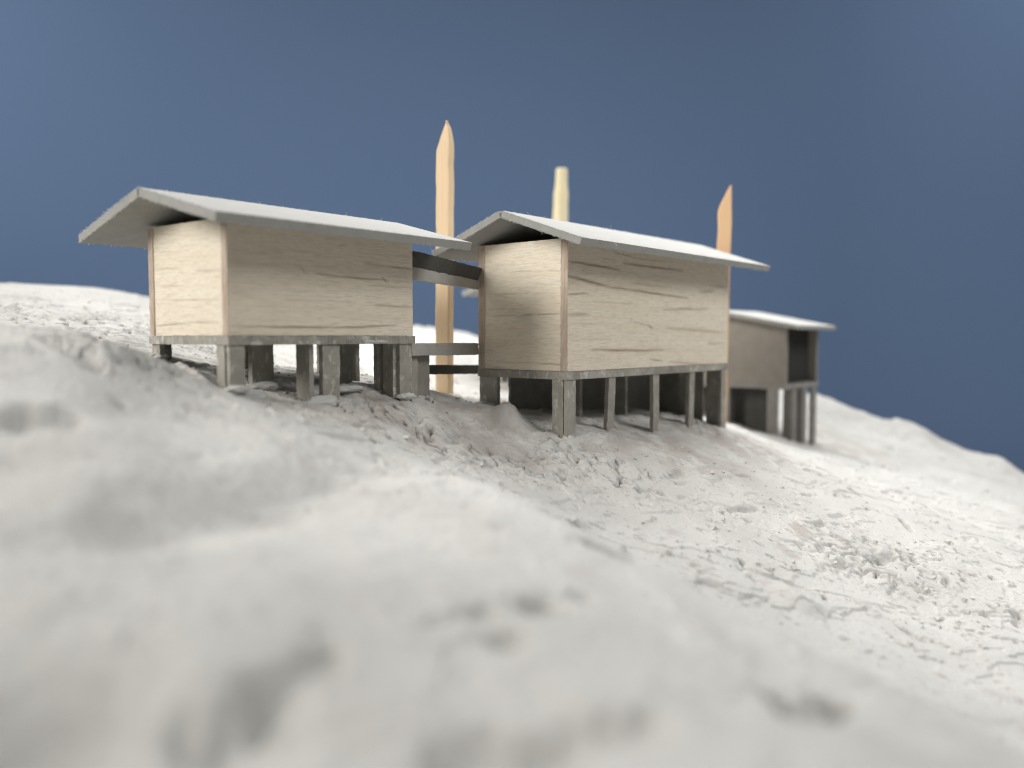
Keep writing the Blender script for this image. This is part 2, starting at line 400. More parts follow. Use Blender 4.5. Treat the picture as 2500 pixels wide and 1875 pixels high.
seg(0.4415, 0.9574, 0.4615, 0.9706, 0.00584, -0.00964)
seg(0.2959, 0.8655, 0.2959, 0.8655, 0.00459, -0.00757)
seg(0.5214, 0.9569, 0.5089, 0.9370, 0.00359, -0.00646)
seg(0.4922, 0.9160, 0.5041, 0.9126, 0.00485, -0.00800)
seg(0.3941, 0.8375, 0.3941, 0.8375, 0.00508, -0.00761)
seg(0.3872, 0.7872, 0.3989, 0.7740, 0.00473, -0.00710)
seg(0.3565, 0.9283, 0.3757, 0.9345, 0.00353, -0.00529)
seg(0.4099, 1.0287, 0.4352, 1.0519, 0.00394, -0.00591)
seg(0.4905, 1.1658, 0.5040, 1.1625, 0.00441, -0.00661)
seg(0.3920, 1.0826, 0.4023, 1.0881, 0.00329, -0.00493)
seg(0.4779, 1.1948, 0.4779, 1.1948, 0.00724, -0.00869)
seg(0.4037, 0.9380, 0.4037, 0.9380, 0.00569, -0.00682)
seg(0.4911, 0.9778, 0.4911, 0.9778, 0.00519, -0.00778)
seg(0.4385, 0.9088, 0.4203, 0.8846, 0.00340, -0.00509)
seg(0.3724, 0.9845, 0.3880, 0.9990, 0.00376, -0.00563)
seg(0.5421, 0.9010, 0.5449, 0.8939, 0.00476, -0.00714)
seg(0.5732, 0.9023, 0.5587, 0.8750, 0.00539, -0.00808)
seg(0.8290, 1.7727, 0.8290, 1.7727, 0.01209, -0.01450)
seg(0.6260, 1.4786, 0.6260, 1.4786, 0.00896, -0.00941)
seg(0.2622, 0.7793, 0.2756, 0.7549, 0.01511, 0.01020)
seg(-0.0052, 1.0209, -0.0052, 1.0209, 0.02320, 0.02436)
seg(-0.0187, 1.0561, -0.0187, 1.0561, 0.01200, 0.00720)
seg(0.9308, 1.8993, 0.9308, 1.8993, 0.06475, 0.03399)
seg(1.1009, 1.8173, 1.1009, 1.8173, 0.05507, 0.02891)
seg(0.7910, 1.9749, 0.7910, 1.9749, 0.08229, 0.03086)
seg(-0.4163, 0.8962, -0.4163, 0.8962, 0.00611, 0.00550)
seg(-0.3582, 0.8750, -0.2942, 0.7752, 0.00563, 0.00422)
seg(-0.3864, 0.8844, -0.3864, 0.8844, 0.00402, 0.00422)
seg(-0.3420, 0.6778, -0.3420, 0.6778, 0.00513, 0.00385)
seg(-0.2865, 0.6826, -0.2368, 0.6771, 0.00464, -0.00417)
seg(-0.0425, 1.0493, -0.0425, 1.0493, 0.01113, 0.00668)
seg(-0.2587, 0.8377, -0.2587, 0.8377, 0.00762, 0.00571)
seg(-0.2007, 0.8805, -0.2007, 0.8805, 0.00934, 0.01121)
seg(0.0691, 1.0076, 0.0691, 1.0076, 0.00763, 0.00458)
seg(0.1348, 1.0744, 0.1348, 1.0744, 0.00651, 0.00391)
seg(0.2074, 1.1541, 0.2074, 1.1541, 0.00699, 0.00420)

def build_ground():
    nu = 980
    tu = np.linspace(-1, 1, nu + 1); tu = np.sign(tu) * np.abs(tu) ** 1.0 * .86
    Y = np.r_[np.geomspace(.10, .70, 330)[:-1], np.geomspace(.70, 1.45, 760)[:-1], np.geomspace(1.45, 3.0, 260)]; nv = len(Y) - 1
    U, Yg = np.meshgrid(tu, Y)
    X = U * (Yg + .06)
    Z = ground_z(X, Yg)
    V = np.stack([X, Yg, Z], -1).reshape(-1, 3)
    i = np.arange(len(V)).reshape(nv + 1, nu + 1)
    F = np.stack([i[:-1, :-1], i[:-1, 1:], i[1:, 1:], i[1:, :-1]], -1).reshape(-1, 4)
    # shade around the stilts painted into the colour, with brownish dirt; small stains follow
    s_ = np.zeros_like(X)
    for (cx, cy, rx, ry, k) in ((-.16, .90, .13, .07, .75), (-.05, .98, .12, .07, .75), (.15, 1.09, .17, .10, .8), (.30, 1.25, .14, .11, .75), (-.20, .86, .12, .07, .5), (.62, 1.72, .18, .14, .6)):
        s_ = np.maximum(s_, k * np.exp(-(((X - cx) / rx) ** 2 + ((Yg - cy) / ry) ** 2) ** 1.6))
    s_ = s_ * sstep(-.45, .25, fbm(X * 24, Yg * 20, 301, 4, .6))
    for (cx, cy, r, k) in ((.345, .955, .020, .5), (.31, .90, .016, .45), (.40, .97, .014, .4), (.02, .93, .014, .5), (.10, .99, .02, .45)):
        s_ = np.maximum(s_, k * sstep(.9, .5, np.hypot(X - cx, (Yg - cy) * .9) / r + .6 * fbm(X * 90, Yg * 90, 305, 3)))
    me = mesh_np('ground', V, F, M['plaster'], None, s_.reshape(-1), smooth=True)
    o = link('ground', me); o['kind'] = 'structure'
    o['label'] = 'rough white plaster hillside under the model huts'
    return o

# ------------------------------------------------------------------ backdrop: a large blue card, curling forward on the right
def build_backdrop():
    m, nt, b = nmat('matt blue card')
    co = node(nt, 'ShaderNodeTexCoord').outputs['Object']
    c = mixc(nt, noise(nt, co, .8, 3), (.132, .203, .342), (.145, .216, .356))
    c = mixc(nt, ramp(nt, noise(nt, co, 160, 2), .3, .8), c, (.122, .188, .322))
    nt.links.new(c, b.inputs['Base Color'])
    xs = np.linspace(-5.0, 1.40, 70); prof = [(x, 3.5) for x in xs]
    R = 1.1
    for a in np.linspace(0, 1.35, 60)[1:]: prof.append((1.40 + R * math.sin(a), 3.5 - R * (1 - math.cos(a))))
    V = []; F = []
    for (x, y) in prof:
        for z in (-2.6, 5.0): V.append((x, y, z))
    n = len(prof)
    for (x, y) in prof:
        for z in (-2.6, 5.0): V.append((x + .02, y + .03, z))
    for k in range(n - 1):
        F.append((2 * k, 2 * k + 2, 2 * k + 3, 2 * k + 1))
        F.append((2 * n + 2 * k + 1, 2 * n + 2 * k + 3, 2 * n + 2 * k + 2, 2 * n + 2 * k))
        F.append((2 * k + 1, 2 * k + 3, 2 * n + 2 * k + 3, 2 * n + 2 * k + 1))
        F.append((2 * n + 2 * k, 2 * n + 2 * k + 2, 2 * k + 2, 2 * k))
    F.append((0, 1, 2 * n + 1, 2 * n)); F.append((2 * n - 2, 4 * n - 2, 4 * n - 1, 2 * n - 1))
    me = mesh_np('backdrop', V, F, m, smooth=False)
    o = link('backdrop', me); o['kind'] = 'structure'; o['label'] = 'plain matt blue backdrop behind the model'
    return o

ANG = math.atan2(.7507, .6606)
RD = np.array([.6606, .7507]); LD = np.array([-.7507, .6606])
def world_xy(o, s, t): return (o[0] + s * RD[0] + t * LD[0], o[1] + s * RD[1] + t * LD[1])

def gable_roof(hut, zbase, s0r, s1r, s0e, s1e, tc, zc, tn, zn, tf, zf, th, fz=130):
    """Two boards whose inner edges meet along the ridge (tc, zc); eaves at (tn, zn) near and (tf, zf) far."""
    for (te, ze, sg) in ((tn, zn, -1), (tf, zf, 1)):
        d = np.array([te - tc, ze - zc]); d = d / np.linalg.norm(d)
        n = np.array([-d[1], d[0]]);  n = n if n[1] > 0 else -n
        off = n * th; g = sg * .0008
        a = lambda s, t, z: (s, t + off[0], z + off[1] - zbase)
        r = slab('roof_panel', hut, M['core'], a(s0r, tc + g, zc), a(s1r, tc + g, zc), a(s1e, te, ze), a(s0e, te, ze),
                 (0, -off[0], -off[1]), 110, 34, .0005, .00025, face=M['roof'])
        up = (0, off[0], off[1])
        mid = lambda q, k: tuple(np.array(q) + np.array([0, off[0], off[1]]) * k)
        E1 = mid((s0r, tc, zc - zbase), 1); E2 = mid((s1r, tc, zc - zbase), 1); E3 = mid((s1e, te, ze - zbase), 1); E4 = mid((s0e, te, ze - zbase), 1)
        E4b = (s0e, te, ze - zbase); E3b = (s1e, te, ze - zbase); E1b = (s0r, tc, zc - zbase)
        fuzz(r, [(E1, E2, up), (E4, E3, (0, sg, .4)), (E1, E4, (-1, 0, .3)), (E4b, E3b, (0, sg, -.4)), (E1b, E4b, (-1, 0, -.5))], fz)

def hut_walls(hut, zo, L, Wd, Hn, Hf, tk, near_streaks, end_streaks, mat_w, mat_e):
    """Balsa box, open on top: long boards with their end grain showing, short boards between them."""
    slab('side_wall', hut, mat_w, (0, 0, zo), (L, 0, zo), (L, 0, zo + Hn), (0, 0, zo + Hn), (0, tk, 0), 330, 120, .0004, .0002, near_streaks)
    slab('side_wall', hut, mat_w, (0, Wd, zo), (L, Wd, zo), (L, Wd, zo + Hf), (0, Wd, zo + Hf), (0, -tk, 0), 60, 30, .0004, .0002, None, 12)
    i = .0008
    slab('end_wall', hut, mat_w, (i, tk, zo), (i, Wd - tk, zo), (i, Wd - tk, zo + Hf), (i, tk, zo + Hn), (tk, 0, 0), 160, 120, .0004, .0003, end_streaks)
    slab('end_wall', hut, mat_w, (L - i, tk, zo), (L - i, Wd - tk, zo), (L - i, Wd - tk, zo + Hf), (L - i, tk, zo + Hn), (-tk, 0, 0), 60, 40, .0004, .0003, None, 8)
    for t in (0, Wd - tk):    # the end grain of the long boards
        slab('wall_edge', hut, mat_e, (-.0006, t + .0003, zo), (-.0006, t + .0003, zo + (Hn if t == 0 else Hf) - .001), (-.0006, t + tk, zo + (Hn if t == 0 else Hf) - .001), (-.0006, t + tk, zo), (.0009, 0, 0), 90, 8, .0006, .0004, None, 14)

def blobs(hut, zg, spots):
    """Plaster pressed against the stilts and slab: s, t, height, radii along s, t and up."""
    for (s, t, zz, rs, rt, rz) in spots:
        bm = bmesh.new(); bmesh.ops.create_icosphere(bm, subdivisions=4, radius=1)
        k = random.random() * 40
        for v in bm.verts:
            c = v.co; q = 1 + .45 * float(fbm(np.array(c.x * 1.6 + k), np.array(c.y * 1.6 + c.z * 1.3), 71, 4, .6))
            v.co = (c.x * rs * q + s, c.y * rt * q + t, c.z * rz * q + zz - zg)
        for f in bm.faces: f.smooth = True
        me = bpy.data.meshes.new('plaster_blob'); bm.to_mesh(me); bm.free(); me.materials.append(M['plaster'])
        link('plaster_blob', me, hut)

def foot(o, s, t): x, y = world_xy(o, s, t); return float(ground_z(x, y))

# ------------------------------------------------------------------ hut on the left (nearer, on the bank)
def build_hut_left():
    o = (-.2717, .78); zg = float(ground_z(*o)); L, Wd = .2347, .1643
    h = thing('stilt_hut', 'pale balsa hut on short grey stilts at the left, its end wall lit bright cream', 'model hut', (o[0], o[1], zg), ANG, 'balsa stilt huts with grey gable roofs')
    z = lambda w: w - zg
    es = [(0.1496, 0.0701, 0.1033, 0.0688, 0.00101, 0.38), (0.0636, 0.0655, 0.0136, 0.0634, 0.00110, 0.52), (0.1506, 0.0523, 0.0875, 0.0509, 0.00067, 0.45), (0.1501, 0.0386, 0.0148, 0.0340, 0.00101, 0.38), (0.1516, 0.0105, 0.0894, 0.0122, 0.00101, 0.75), (0.0894, 0.0122, 0.0220, 0.0131, 0.00097, 0.52), (0.1499, 0.0874, 0.0858, 0.0854, 0.00084, 0.22)]
    es = [(p - .0105, q, r - .0105, t, w, k) for (p, q, r, t, w, k) in ((min(e[0], e[2]),) + ((e[1], max(e[0], e[2]), e[3]) if e[0] < e[2] else (e[3], max(e[0], e[2]), e[1])) + e[4:] for e in es)]
    ns = [(0.1020, 0.0648, 0.1334, 0.0631, 0.00099, 0.68), (0.1334, 0.0631, 0.1951, 0.0627, 0.00118, 0.75), (0.1902, 0.0643, 0.1950, 0.0608, 0.00124, 1.00), (0.2018, 0.0782, 0.2337, 0.0770, 0.00107, 0.83), (0.1667, 0.0790, 0.2018, 0.0775, 0.00104, 0.38), (0.1819, 0.0347, 0.2333, 0.0329, 0.00141, 0.60), (0.0405, 0.0090, 0.1209, 0.0086, 0.00124, 0.90), (0.1209, 0.0086, 0.2060, 0.0125, 0.00117, 0.90), (0.0830, 0.0689, 0.0870, 0.0645, 0.00162, 0.45), (0.1324, 0.0969, 0.1397, 0.0969, 0.00084, 0.45), (0.1695, 0.0559, 0.2318, 0.0556, 0.00087, 0.45), (0.0039, 0.0092, 0.0885, 0.0095, 0.00105, 0.52), (0.0078, 0.0801, 0.0617, 0.0821, 0.00090, 0.22), (0.0076, 0.0705, 0.0241, 0.0695, 0.00090, 0.22), (0.0546, 0.0859, 0.1221, 0.0866, 0.00079, 0.22), (0.0665, 0.0364, 0.1508, 0.0368, 0.00080, 0.22)]
    hut_walls(h, z(.0012), L, Wd, .1130, .1165, .0105, ns, es, M['balsa'], M['endgrain'])
    slab('floor_slab', h, M['slab'], (-.0016, -.0016, z(.0008)), (L + .002, -.0016, z(.0008)), (L + .002, Wd + .001, z(.0008)), (-.0016, Wd + .001, z(.0008)), (0, 0, -.0088), 110, 60, .0011, .0003)
    gable_roof(h, zg, -.0432, .288, -.0432, .2735, .0900, .1375, -.0570, .1000, .2373, .1035, .0090)
    zt = z(-.0081)
    def post(s0, s1, t0, t1, ax='t', lean=(0, 0)):
        strip('post', h, M['post'], s0, s1, t0, t1, z(foot(o, (s0 + s1) / 2, (t0 + t1) / 2)) - .012, zt, lean, ax)
    post(-.0006, .0050, .0075, .0230, 's'); post(.0005, .0165, .0005, .0062)       # corner, two strips
    post(.0945, .1000, .006, .030, 's'); post(.1080, .1300, .0010, .0080)
    post(.2150, .2335, .0010, .0066); post(.2090, .2150, .006, .024, 's')
    post(.0005, .0060, .1450, .1635, 's'); post(.0060, .0200, .1580, .1640)
    post(.060, .086, .0600, .0680); post(.182, .200, .070, .078)
    post(.205, .2335, .030, .036)
    F_ = lambda s, t: foot(o, s, t)
    blobs(h, zg, [(.108, .003, F_(.108, .003) + .001, .020, .011, .0085), (.224, .001, F_(.224, .001), .014, .008, .004), (.006, -.002, F_(.006, -.002), .012, .010, .004),
        (.075, .062, F_(.075, .062), .022, .014, .006), (.150, .020, F_(.150, .02), .024, .014, .004), (.034, .018, F_(.034, .018), .014, .012, .007), (.180, .0005, -.0055, .022, .0030, .0025), (.002, .155, F_(.002, .155) + .001, .010, .012, .005)])
    post(.2280, .2340, .1000, .1180, 's'); post(.100, .120, .158, .164); post(.215, .233, .158, .164)
    return h

# ------------------------------------------------------------------ hut in the middle (in focus)
def build_hut_middle():
    o = (.0687, 1.0); zg = float(ground_z(*o)); L, Wd = .4259, .1515; zf = -.0430
    h = thing('stilt_hut', 'largest balsa hut in the middle, long wall with dark grain marks, on tall grey stilts', 'model hut', (o[0], o[1], zg), ANG, 'balsa stilt huts with grey gable roofs')
    z = lambda w: w - zg
    # marks on the long wall: along s, height above the floor
    H = .164
    ns = [(0.0081, 0.1348, 0.1104, 0.1316, 0.00164, 0.94), (0.1235, 0.1405, 0.2770, 0.1402, 0.00153, 0.94), (-0.0008, 0.1166, 0.0849, 0.1084, 0.00186, 1.00), (0.0849, 0.1084, 0.2945, 0.1007, 0.00149, 0.88), (0.0005, 0.0950, 0.0432, 0.0974, 0.00116, 0.77), (0.0018, 0.0706, 0.0435, 0.0707, 0.00187, 0.66), (0.0536, 0.0248, 0.2227, 0.0242, 0.00170, 0.94), (0.2277, 0.0824, 0.3574, 0.0866, 0.00164, 0.66), (0.1492, 0.0638, 0.1921, 0.0582, 0.00104, 0.55), (0.1862, 0.0597, 0.1936, 0.0558, 0.00133, 0.99), (0.2406, 0.0554, 0.3887, 0.0504, 0.00192, 0.50), (0.1930, 0.0112, 0.2231, 0.0082, 0.00133, 0.66), (0.2480, 0.0068, 0.3904, -0.0044, 0.00138, 0.50), (0.3389, 0.1125, 0.3748, 0.1149, 0.00204, 0.61), (0.1023, 0.1529, 0.1450, 0.1509, 0.00100, 0.66), (0.1450, 0.1494, 0.2511, 0.1507, 0.00103, 0.39), (0.1456, 0.1150, 0.2456, 0.1150, 0.00129, 0.33), (0.0745, 0.1429, 0.1024, 0.1420, 0.00098, 0.33), (0.2588, 0.1392, 0.2782, 0.1379, 0.00139, 0.44), (0.3366, 0.1125, 0.3761, 0.1142, 0.00204, 0.55), (0.2601, 0.0834, 0.3062, 0.0862, 0.00139, 0.66), (0.2608, 0.0549, 0.4121, 0.0489, 0.00195, 0.50), (0.3639, 0.0313, 0.4165, 0.0319, 0.00178, 0.33), (0.2619, 0.0050, 0.3433, -0.0012, 0.00111, 0.44), (0.3685, 0.1225, 0.4174, 0.1221, 0.00149, 0.44), (0.0529, 0.0879, 0.1571, 0.0882, 0.00121, 0.22), (0.0063, 0.0590, 0.0906, 0.0586, 0.00117, 0.22), (0.0065, 0.0385, 0.1038, 0.0389, 0.00117, 0.20)]
    es = [(0.0932, 0.1262, 0.0447, 0.1251, 0.00081, 0.38), (0.0321, 0.1251, 0.0101, 0.1240, 0.00078, 0.38), (0.1207, 0.0984, 0.0667, 0.0973, 0.00083, 0.38), (0.0779, 0.0691, 0.0555, 0.0708, 0.00081, 0.75), (0.0555, 0.0708, 0.0142, 0.0701, 0.00070, 0.68), (0.1390, 0.0708, 0.0779, 0.0698, 0.00094, 0.30), (0.0517, 0.0093, 0.0122, 0.0081, 0.00089, 0.75), (0.1189, 0.0101, 0.0517, 0.0093, 0.00093, 0.38), (0.1389, 0.0798, 0.0856, 0.0771, 0.00094, 0.30)]
    es = [(p - .0110, q, r - .0110, t, w, k) for (p, q, r, t, w, k) in ((min(e[0], e[2]),) + ((e[1], max(e[0], e[2]), e[3]) if e[0] < e[2] else (e[3], max(e[0], e[2]), e[1])) + e[4:] for e in es)]
    hut_walls(h, z(zf), L, Wd, H, H + .0005, .0110, ns, es, M['balsa'], M['endgrain'])
    slab('floor_slab', h, M['slab'], (-.0012, -.0012, z(zf - .0004)), (L + .002, -.0012, z(zf - .0004)), (L + .002, Wd + .001, z(zf - .0004)), (-.0012, Wd + .001, z(zf - .0004)), (0, 0, -.0100), 150, 60, .0010, .0003)
    gable_roof(h, zg + .0429, -.0396, .468, -.0396, .4731, .0758, .1912, -.0470, .1487, .1990, .1487, .0086, 150)
    zt = z(zf - .0105)
    def post(s0, s1, t0, t1, ax='t', lean=(0, 0)):
        strip('post', h, M['post'], s0, s1, t0, t1, z(foot(o, (s0 + s1) / 2, (t0 + t1) / 2)) - .014, zt, lean, ax)
    post(-.0004, .0058, .0068, .0240, 's'); post(.0004, .0170, .0002, .0060)
    for a in (.0905, .2005, .3055, .4085): post(a, a + .0155, .0006, .0066, 't', (random.gauss(0, .003), 0))
    post(.0002, .0062, .1180, .1440, 's'); post(.0010, .0220, .1448, .1508)
    for a in (.100, .205, .300, .404): post(a, a + .020, .1446, .1506)
    F_ = lambda s, t: foot(o, s, t)
    blobs(h, zg, [(-.01, .135, F_(-.01, .135) + .001, .020, .018, .007)])
    for a in (.120, .235): post(a, a + .006, .070, .090, 's')
    post(.419, .4252, .060, .084, 's'); post(.419, .4252, .122, .144, 's')
    for (sa, sb, mt, dt) in ((.045, .112, 'skirt', 0), (.114, .196, 'skirt', .006), (.198, .300, 'skirt', -.004), (.302, .424, 'midcard', .004)):  # added boards that stand in for the darkness behind the stilts
        slab('shade_board', h, M[mt], (sa, .134 + dt, z(-.18)), (sb, .134 + dt, z(-.18)), (sb, .134 + dt, zt), (sa, .134 + dt, zt), (0, .004, 0), 40, 20, .0016, .0006)
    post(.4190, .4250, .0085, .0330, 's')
    slab('shade_board', h, M['skirt'], (.4200, .040, z(-.2)), (.4200, .132, z(-.2)), (.4200, .132, zt), (.4200, .040, zt), (.004, 0, 0), 24, 20, .0012, .0005)  # added board filling a bright gap with shade at the far end
    # torn card and glue under the gable
    pts = []
    for k in range(13):
        s = -.036 + random.random() * .05; t = .015 + random.random() * .05
        zz = .1487 + (t + .047) / .1228 * .0425 - .0005
        p = Vector((s, t, z(zz - .0429))); L_ = random.uniform(.003, .012)
        d = Vector((random.gauss(-.3, .5), random.gauss(0, .6), -1)).normalized()
        pts.append((p, p + d * L_ * .5, p + (d + Vector((random.gauss(0, .4), random.gauss(0, .4), 0))) * L_))
    tubes('torn_fibres', pts, .0003, M['core'], h)['kind'] = 'stuff'
    return h

# ------------------------------------------------------------------ hut at the right, behind, with an open dark side
def build_hut_right():
    o = (.541, 1.60); zg = float(ground_z(*o)); L, Wd = .165, .28; zf = -.094
    h = thing('stilt_hut', 'small grey hut with one dark open side, farthest right, behind the largest hut', 'model hut', (o[0], o[1], zg), ANG, 'balsa stilt huts with grey gable roofs')
    z = lambda w: w - zg
    Hn = .113; tk = .008
    slab('end_wall', h, M['greywall'], (0, 0, z(zf)), (0, .14, z(zf)), (0, .14, z(zf + Hn + .0265)), (0, 0, z(zf + Hn)), (tk, 0, 0), 60, 40)
    slab('end_wall', h, M['greywall'], (0, .1403, z(zf)), (0, Wd, z(zf)), (0, Wd, z(zf + Hn)), (0, .1403, z(zf + Hn + .0265)), (tk, 0, 0), 60, 40)
    slab('end_wall', h, M['greywall'], (L, 0, z(zf)), (L, Wd, z(zf)), (L, Wd, z(zf + Hn)), (L, 0, z(zf + Hn)), (-tk, 0, 0), 60, 40)
    slab('side_wall', h, M['black'], (tk, .018, z(zf)), (L - tk, .018, z(zf)), (L - tk, .018, z(zf + Hn)), (tk, .018, z(zf + Hn)), (0, tk, 0), 40, 30)  # black panel just inside the opening stands in for interior shade
    slab('side_wall', h, M['greywall'], (tk, Wd, z(zf)), (L - tk, Wd, z(zf)), (L - tk, Wd, z(zf + Hn)), (tk, Wd, z(zf + Hn)), (0, -tk, 0), 40, 30)
    slab('floor_slab', h, M['skirtpost'], (-.001, -.002, z(zf - .0004)), (L + .001, -.002, z(zf - .0004)), (L + .001, Wd, z(zf - .0004)), (-.001, Wd, z(zf - .0004)), (0, 0, -.0100), 60, 60, .0006, .0002)
    gable_roof(h, zg, -.030, .172, -.030, .172, .140, .0475, -.033, .0140, .313, .0140, .0080, 60)
    zt = z(zf - .0105)
    def post(s0, s1, t0, t1, ax='t'):
        strip('post', h, M['skirtpost'], s0, s1, t0, t1, z(foot(o, (s0 + s1) / 2, (t0 + t1) / 2)) - .014, zt, (0, 0), ax)
    slab('shade_board', h, M['darkcard'], (.050, .046, z(-.24)), (.050, Wd, z(-.24)), (.050, Wd, zt), (.050, .046, zt), (.005, 0, 0), 30, 20, .0012, .0005)  # added board under the floor, hiding the backdrop and darkened for shade
    post(.0003, .0063, .016, .038, 's'); post(.036, .042, .002, .020, 's'); post(.040, .056, .0005, .006); post(.088, .094, .002, .024, 's'); post(.092, .110, .0005, .006); post(.140, .1645, .0005, .0065); post(.120, .140, .10, .106)
    post(.0003, .0063, .120, .145, 's'); post(.0003, .0063, .250, .275, 's'); post(.142, .1645, .270, .276)
    return h

# ------------------------------------------------------------------ hut hidden behind the middle one: only a roof corner and stilts show
def build_hut_behind():
    o = (.058, 1.53); zg = float(ground_z(*o)); L, Wd = .19, .13; zf = -.030
    h = thing('stilt_hut', 'pale hut almost hidden behind the largest hut, only a white roof corner showing', 'model hut', (o[0], o[1], zg), ANG, 'balsa stilt huts with grey gable roofs')
    z = lambda w: w - zg; tk = .008; H = .108
    slab('end_wall', h, M['balsa'], (0, 0, z(zf)), (0, Wd, z(zf)), (0, Wd, z(zf + H)), (0, 0, z(zf + H)), (tk, 0, 0), 40, 40, rand=6)
    slab('end_wall', h, M['balsa'], (L, 0, z(zf)), (L, Wd, z(zf)), (L, Wd, z(zf + H)), (L, 0, z(zf + H)), (-tk, 0, 0), 40, 40, rand=6)
    slab('side_wall', h, M['balsa'], (tk, 0, z(zf)), (L - tk, 0, z(zf)), (L - tk, 0, z(zf + H)), (tk, 0, z(zf + H)), (0, tk, 0), 40, 40, rand=6)
    slab('side_wall', h, M['balsa'], (tk, Wd, z(zf)), (L - tk, Wd, z(zf)), (L - tk, Wd, z(zf + H)), (tk, Wd, z(zf + H)), (0, -tk, 0), 40, 40, rand=6)
    slab('floor_slab', h, M['slab'], (-.001, -.001, z(zf - .0004)), (L + .001, -.001, z(zf - .0004)), (L + .001, Wd, z(zf - .0004)), (-.001, Wd, z(zf - .0004)), (0, 0, -.009), 40, 40)
    gable_roof(h, zg, -.035, .225, -.035, .225, .065, .112, -.045, .0790, .178, .0810, .0085, 50)
    for (s, t) in ((.002, .002), (.165, .002), (.002, .107), (.165, .120), (.08, .002)):
        strip('post', h, M['post'], s, s + .02, t, t + .006, z(foot(o, s, t)) - .014, z(zf - .0095))
    return h

# ------------------------------------------------------------------ walkway between the huts
def build_walkway():
    a = np.array(world_xy((-.2717, .78), .2385, .006)); b = np.array(world_xy((.0687, 1.0), -.002, .1500))
    mid = (a + b) / 2; zg = float(ground_z(*mid))
    w = thing('walkway', 'grey card walkway bridging the left hut and the largest hut, slanting canopy above its deck', 'walkway', (mid[0], mid[1], zg))
    dirn = (b - a) / np.linalg.norm(b - a); nrm = np.array([-dirn[1], dirn[0]])
    def P(e, off, zz): q = (a + (b - a) * e) + nrm * off - mid; return (q[0], q[1], zz - zg)
    def board(name, mat, z0a, z1a, z0b, z1b, o0, o1, th, n=40, k=0, k1=1):
        t3 = (nrm[0] * th, nrm[1] * th, 0)
        slab(name, w, mat, P(k, o0, z0a), P(k1, o0, z0b), P(k1, o1, z1b), P(k, o1, z1a), t3, n, 8, .0007, .0003)
    board('canopy_edge', M['midcard'], .0680, .0825, .0635, .0755, 0, 0, .006)
    board('canopy', M['darkcard'], .0828, .1005, .0758, .0915, .001, -.006, .006)  # much darker board colour carries the shade on this upper face
    board('deck_beam', M['midcard'], -.0225, -.0080, -.0245, -.0085, 0, 0, .006)
    slab('deck', w, M['midcard'], P(0, .0062, -.0095), P(1, .0062, -.0100), P(1, .055, -.0100), P(0, .055, -.0095), (0, 0, -.006), 30, 14)
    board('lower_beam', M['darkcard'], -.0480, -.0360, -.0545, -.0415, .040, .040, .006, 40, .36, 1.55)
    L = np.linalg.norm(b - a)
    def post(k, off, wd, zt):
        c = a + dirn * k * L + nrm * off; zb = float(ground_z(*c)) - .012
        q0 = c - mid; q1 = c + dirn * wd - mid; t3 = (nrm[0] * .006, nrm[1] * .006, 0)
        slab('post', w, M['post'], (q0[0], q0[1], zb - zg), (q0[0], q0[1], zt - zg), (q1[0], q1[1], zt - zg), (q1[0], q1[1], zb - zg), t3, 24, 6, .0006, .0003)
    def panel(k0, k1, off, zt):
        c0 = a + dirn * k0 * L + nrm * off; c1 = a + dirn * k1 * L + nrm * off; zb = float(ground_z(*((c0 + c1) / 2))) - .02
        q0 = c0 - mid; q1 = c1 - mid; t3 = (nrm[0] * .006, nrm[1] * .006, 0)
        slab('support_panel', w, M['skirt'], (q0[0], q0[1], zb - zg), (q0[0], q0[1], zt - zg), (q1[0], q1[1], zt - zg), (q1[0], q1[1], zb - zg), t3, 24, 12, .0008, .0004)
    post(.02, .0070, .018, -.0165); panel(.09, .36, .013, -.0165); post(.10, .046, .034, -.0165)
    return w

# ------------------------------------------------------------------ wooden stakes
def stake(label, x, y, ztop, wd, dp, rot, point, lean, mat, zdrop=.02, name='wooden_stake', cut=.66, rnd=.30):
    zg = float(ground_z(x, y)); zb = -zdrop; H = ztop - zg
    o = thing(name, label, 'stake', (x, y, zg), rot, 'wooden stakes standing among the huts')
    bm = bmesh.new(); N = 40
    rings = []
    for k in range(N + 1):
        zz = zb + (H - zb) * k / N
        f = (zz - (H - point)) / point if point > 0 else -1
        l, r = -wd / 2, wd / 2; d0, d1 = -dp / 2, dp / 2
        if f > 0:       # whittled tip: long cut on the left, short rounding on the right
            l = l + (wd * cut) * f ** .95; r = r - wd * rnd * max(0, f) ** 4
            d1 = d1 - dp * .5 * f ** 2; d0 = d0 + dp * .3 * f ** 2
        sh = lean * (zz / H) + float(pnoise(zz * 22, x * 9, 4)) * wd * .05
        j = lambda q: q + float(pnoise(zz * 70, q * 300, 6)) * wd * .025
        b = wd * .07
        rings.append([bm.verts.new((sh + j(px), py, zz)) for (px, py) in ((l + b, d0), (r - b, d0), (r, d0 + b), (r, d1 - b), (r - b, d1), (l + b, d1), (l, d1 - b), (l, d0 + b))])
    for q, p in zip(rings, rings[1:]):
        for i in range(8): bm.faces.new((q[i], q[(i + 1) % 8], p[(i + 1) % 8], p[i]))
    bm.faces.new(rings[-1]); bm.faces.new(rings[0][::-1])
    me = bpy.data.meshes.new('shaft'); bm.to_mesh(me); bm.free(); me.materials.append(mat)
    s = link(name, me); bpy.data.objects.remove(o)
    s.location = (x, y, zg); s.rotation_euler = (0, 0, rot)
    s['label'] = label; s['category'] = 'stake'; s['group'] = 'wooden stakes standing among the huts'
    return s
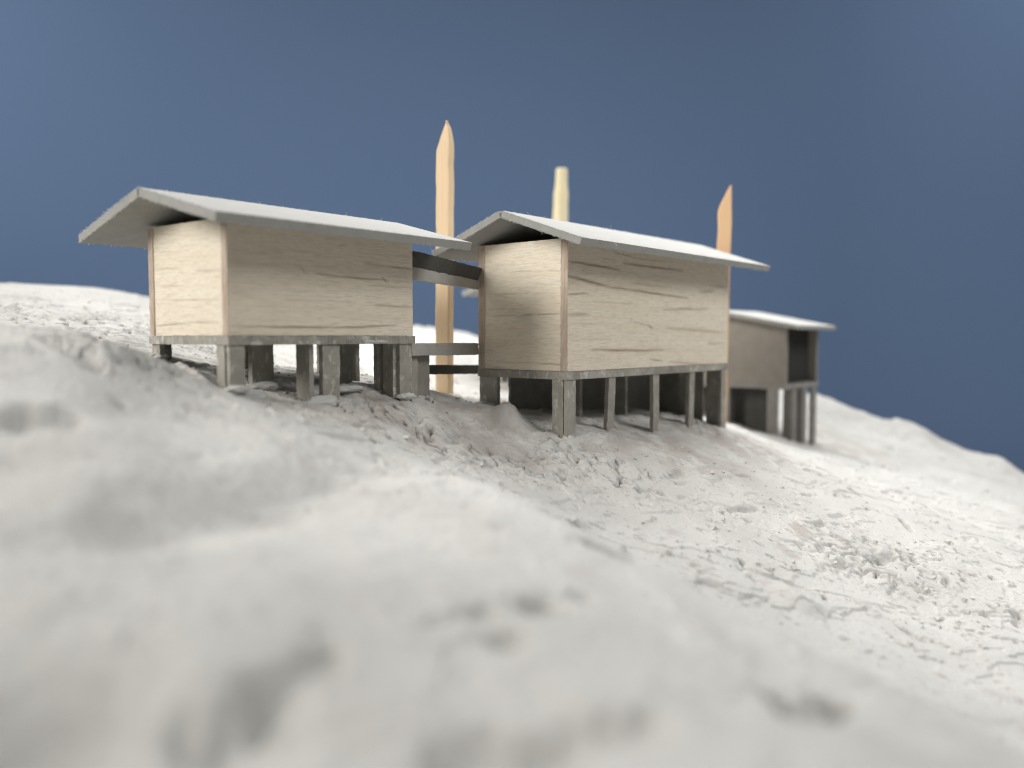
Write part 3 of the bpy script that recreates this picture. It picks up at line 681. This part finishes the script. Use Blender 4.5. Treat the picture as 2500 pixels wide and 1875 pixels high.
def round_stake(label, x, y, ztop, rad, mat):
    zg = float(ground_z(x, y)); H = ztop - zg; bm = bmesh.new(); rings = []
    prof = [(-.02, 1)] + [(H * k / 30, 1 + .03 * math.sin(k * 1.7)) for k in range(26)] + [(H * .88, 1.0), (H * .91, .88), (H * .935, .80), (H - .003, .78), (H, .70)]
    for (zz, q) in prof:
        rings.append([bm.verts.new((rad * q * math.cos(a) + .012 * zz / H, rad * q * math.sin(a), zz)) for a in np.linspace(.35, 2 * math.pi + .35, 6, endpoint=False)])
    for q, p in zip(rings, rings[1:]):
        for i in range(6): bm.faces.new((q[i], q[(i + 1) % 6], p[(i + 1) % 6], p[i]))
    bm.faces.new(rings[-1])
    me = bpy.data.meshes.new('wooden_stake'); bm.to_mesh(me); bm.free(); me.materials.append(mat)
    s = link('wooden_stake', me); s.location = (x, y, zg)
    s['label'] = label; s['category'] = 'stake'; s['group'] = 'wooden stakes standing among the huts'
    return s

# ------------------------------------------------------------------ loose plaster crumbs
def build_crumbs():
    V = []; F = []
    base = [(-1, -1, -1), (1, -1, -1), (1, 1, -1), (-1, 1, -1), (-1, -1, 1), (1, -1, 1), (1, 1, 1), (-1, 1, 1)]
    qs = [(0, 3, 2, 1), (4, 5, 6, 7), (0, 1, 5, 4), (1, 2, 6, 5), (2, 3, 7, 6), (3, 0, 4, 7)]
    pts = []
    for _ in range(2600):
        y = random.uniform(.7, 1.7); x = random.uniform(-.55, .6) * y
        if float(fbm(np.array([x * 9.]), np.array([y * 9.]), 77, 2)[0]) < random.uniform(-.25, .35): continue
        pts.append((x, y, abs(random.gauss(0, .0014)) + .0005))
    xy = np.array(pts); zz = ground_z(xy[:, 0], xy[:, 1])
    for (x, y, r), z in zip(pts, zz):
        b = len(V); R = Matrix.Rotation(random.random() * 6, 3, 'Z') @ Matrix.Rotation(random.random() * 6, 3, 'X')
        for q in base:
            v = R @ Vector([c * r * random.uniform(.45, .9) for c in q]); V.append((x + v.x, y + v.y, z + v.z + r * .15))
        F += [tuple(b + i for i in f) for f in qs]
    me = mesh_np('plaster_crumbs', V, F, M['plaster'])
    o = link('plaster_crumbs', me); o['kind'] = 'stuff'; o['label'] = 'loose white plaster crumbs scattered over the hillside'
    o['category'] = 'crumbs'
    return o

build_backdrop()
build_ground()
build_hut_left(); build_hut_middle(); build_hut_right(); build_hut_behind()
build_walkway()
stake('tall pale square stake with a whittled point between the left hut and the largest hut', -.100, 1.20, .3125, .0225, .0165, math.radians(-24), .044, .003, M['stake'])
round_stake('thick cream stake with a blunt top, standing behind the roof ridge of the largest hut', .094, 1.75, .357, .0172, M['bamboo'])
stake('orange tinted stake with a one-sided slanted point, at the right end of the largest hut', .361, 1.405, .2585, .0225, .009, math.radians(-4), .040, .004, M['peach'], cut=.86, rnd=.0)
build_crumbs()
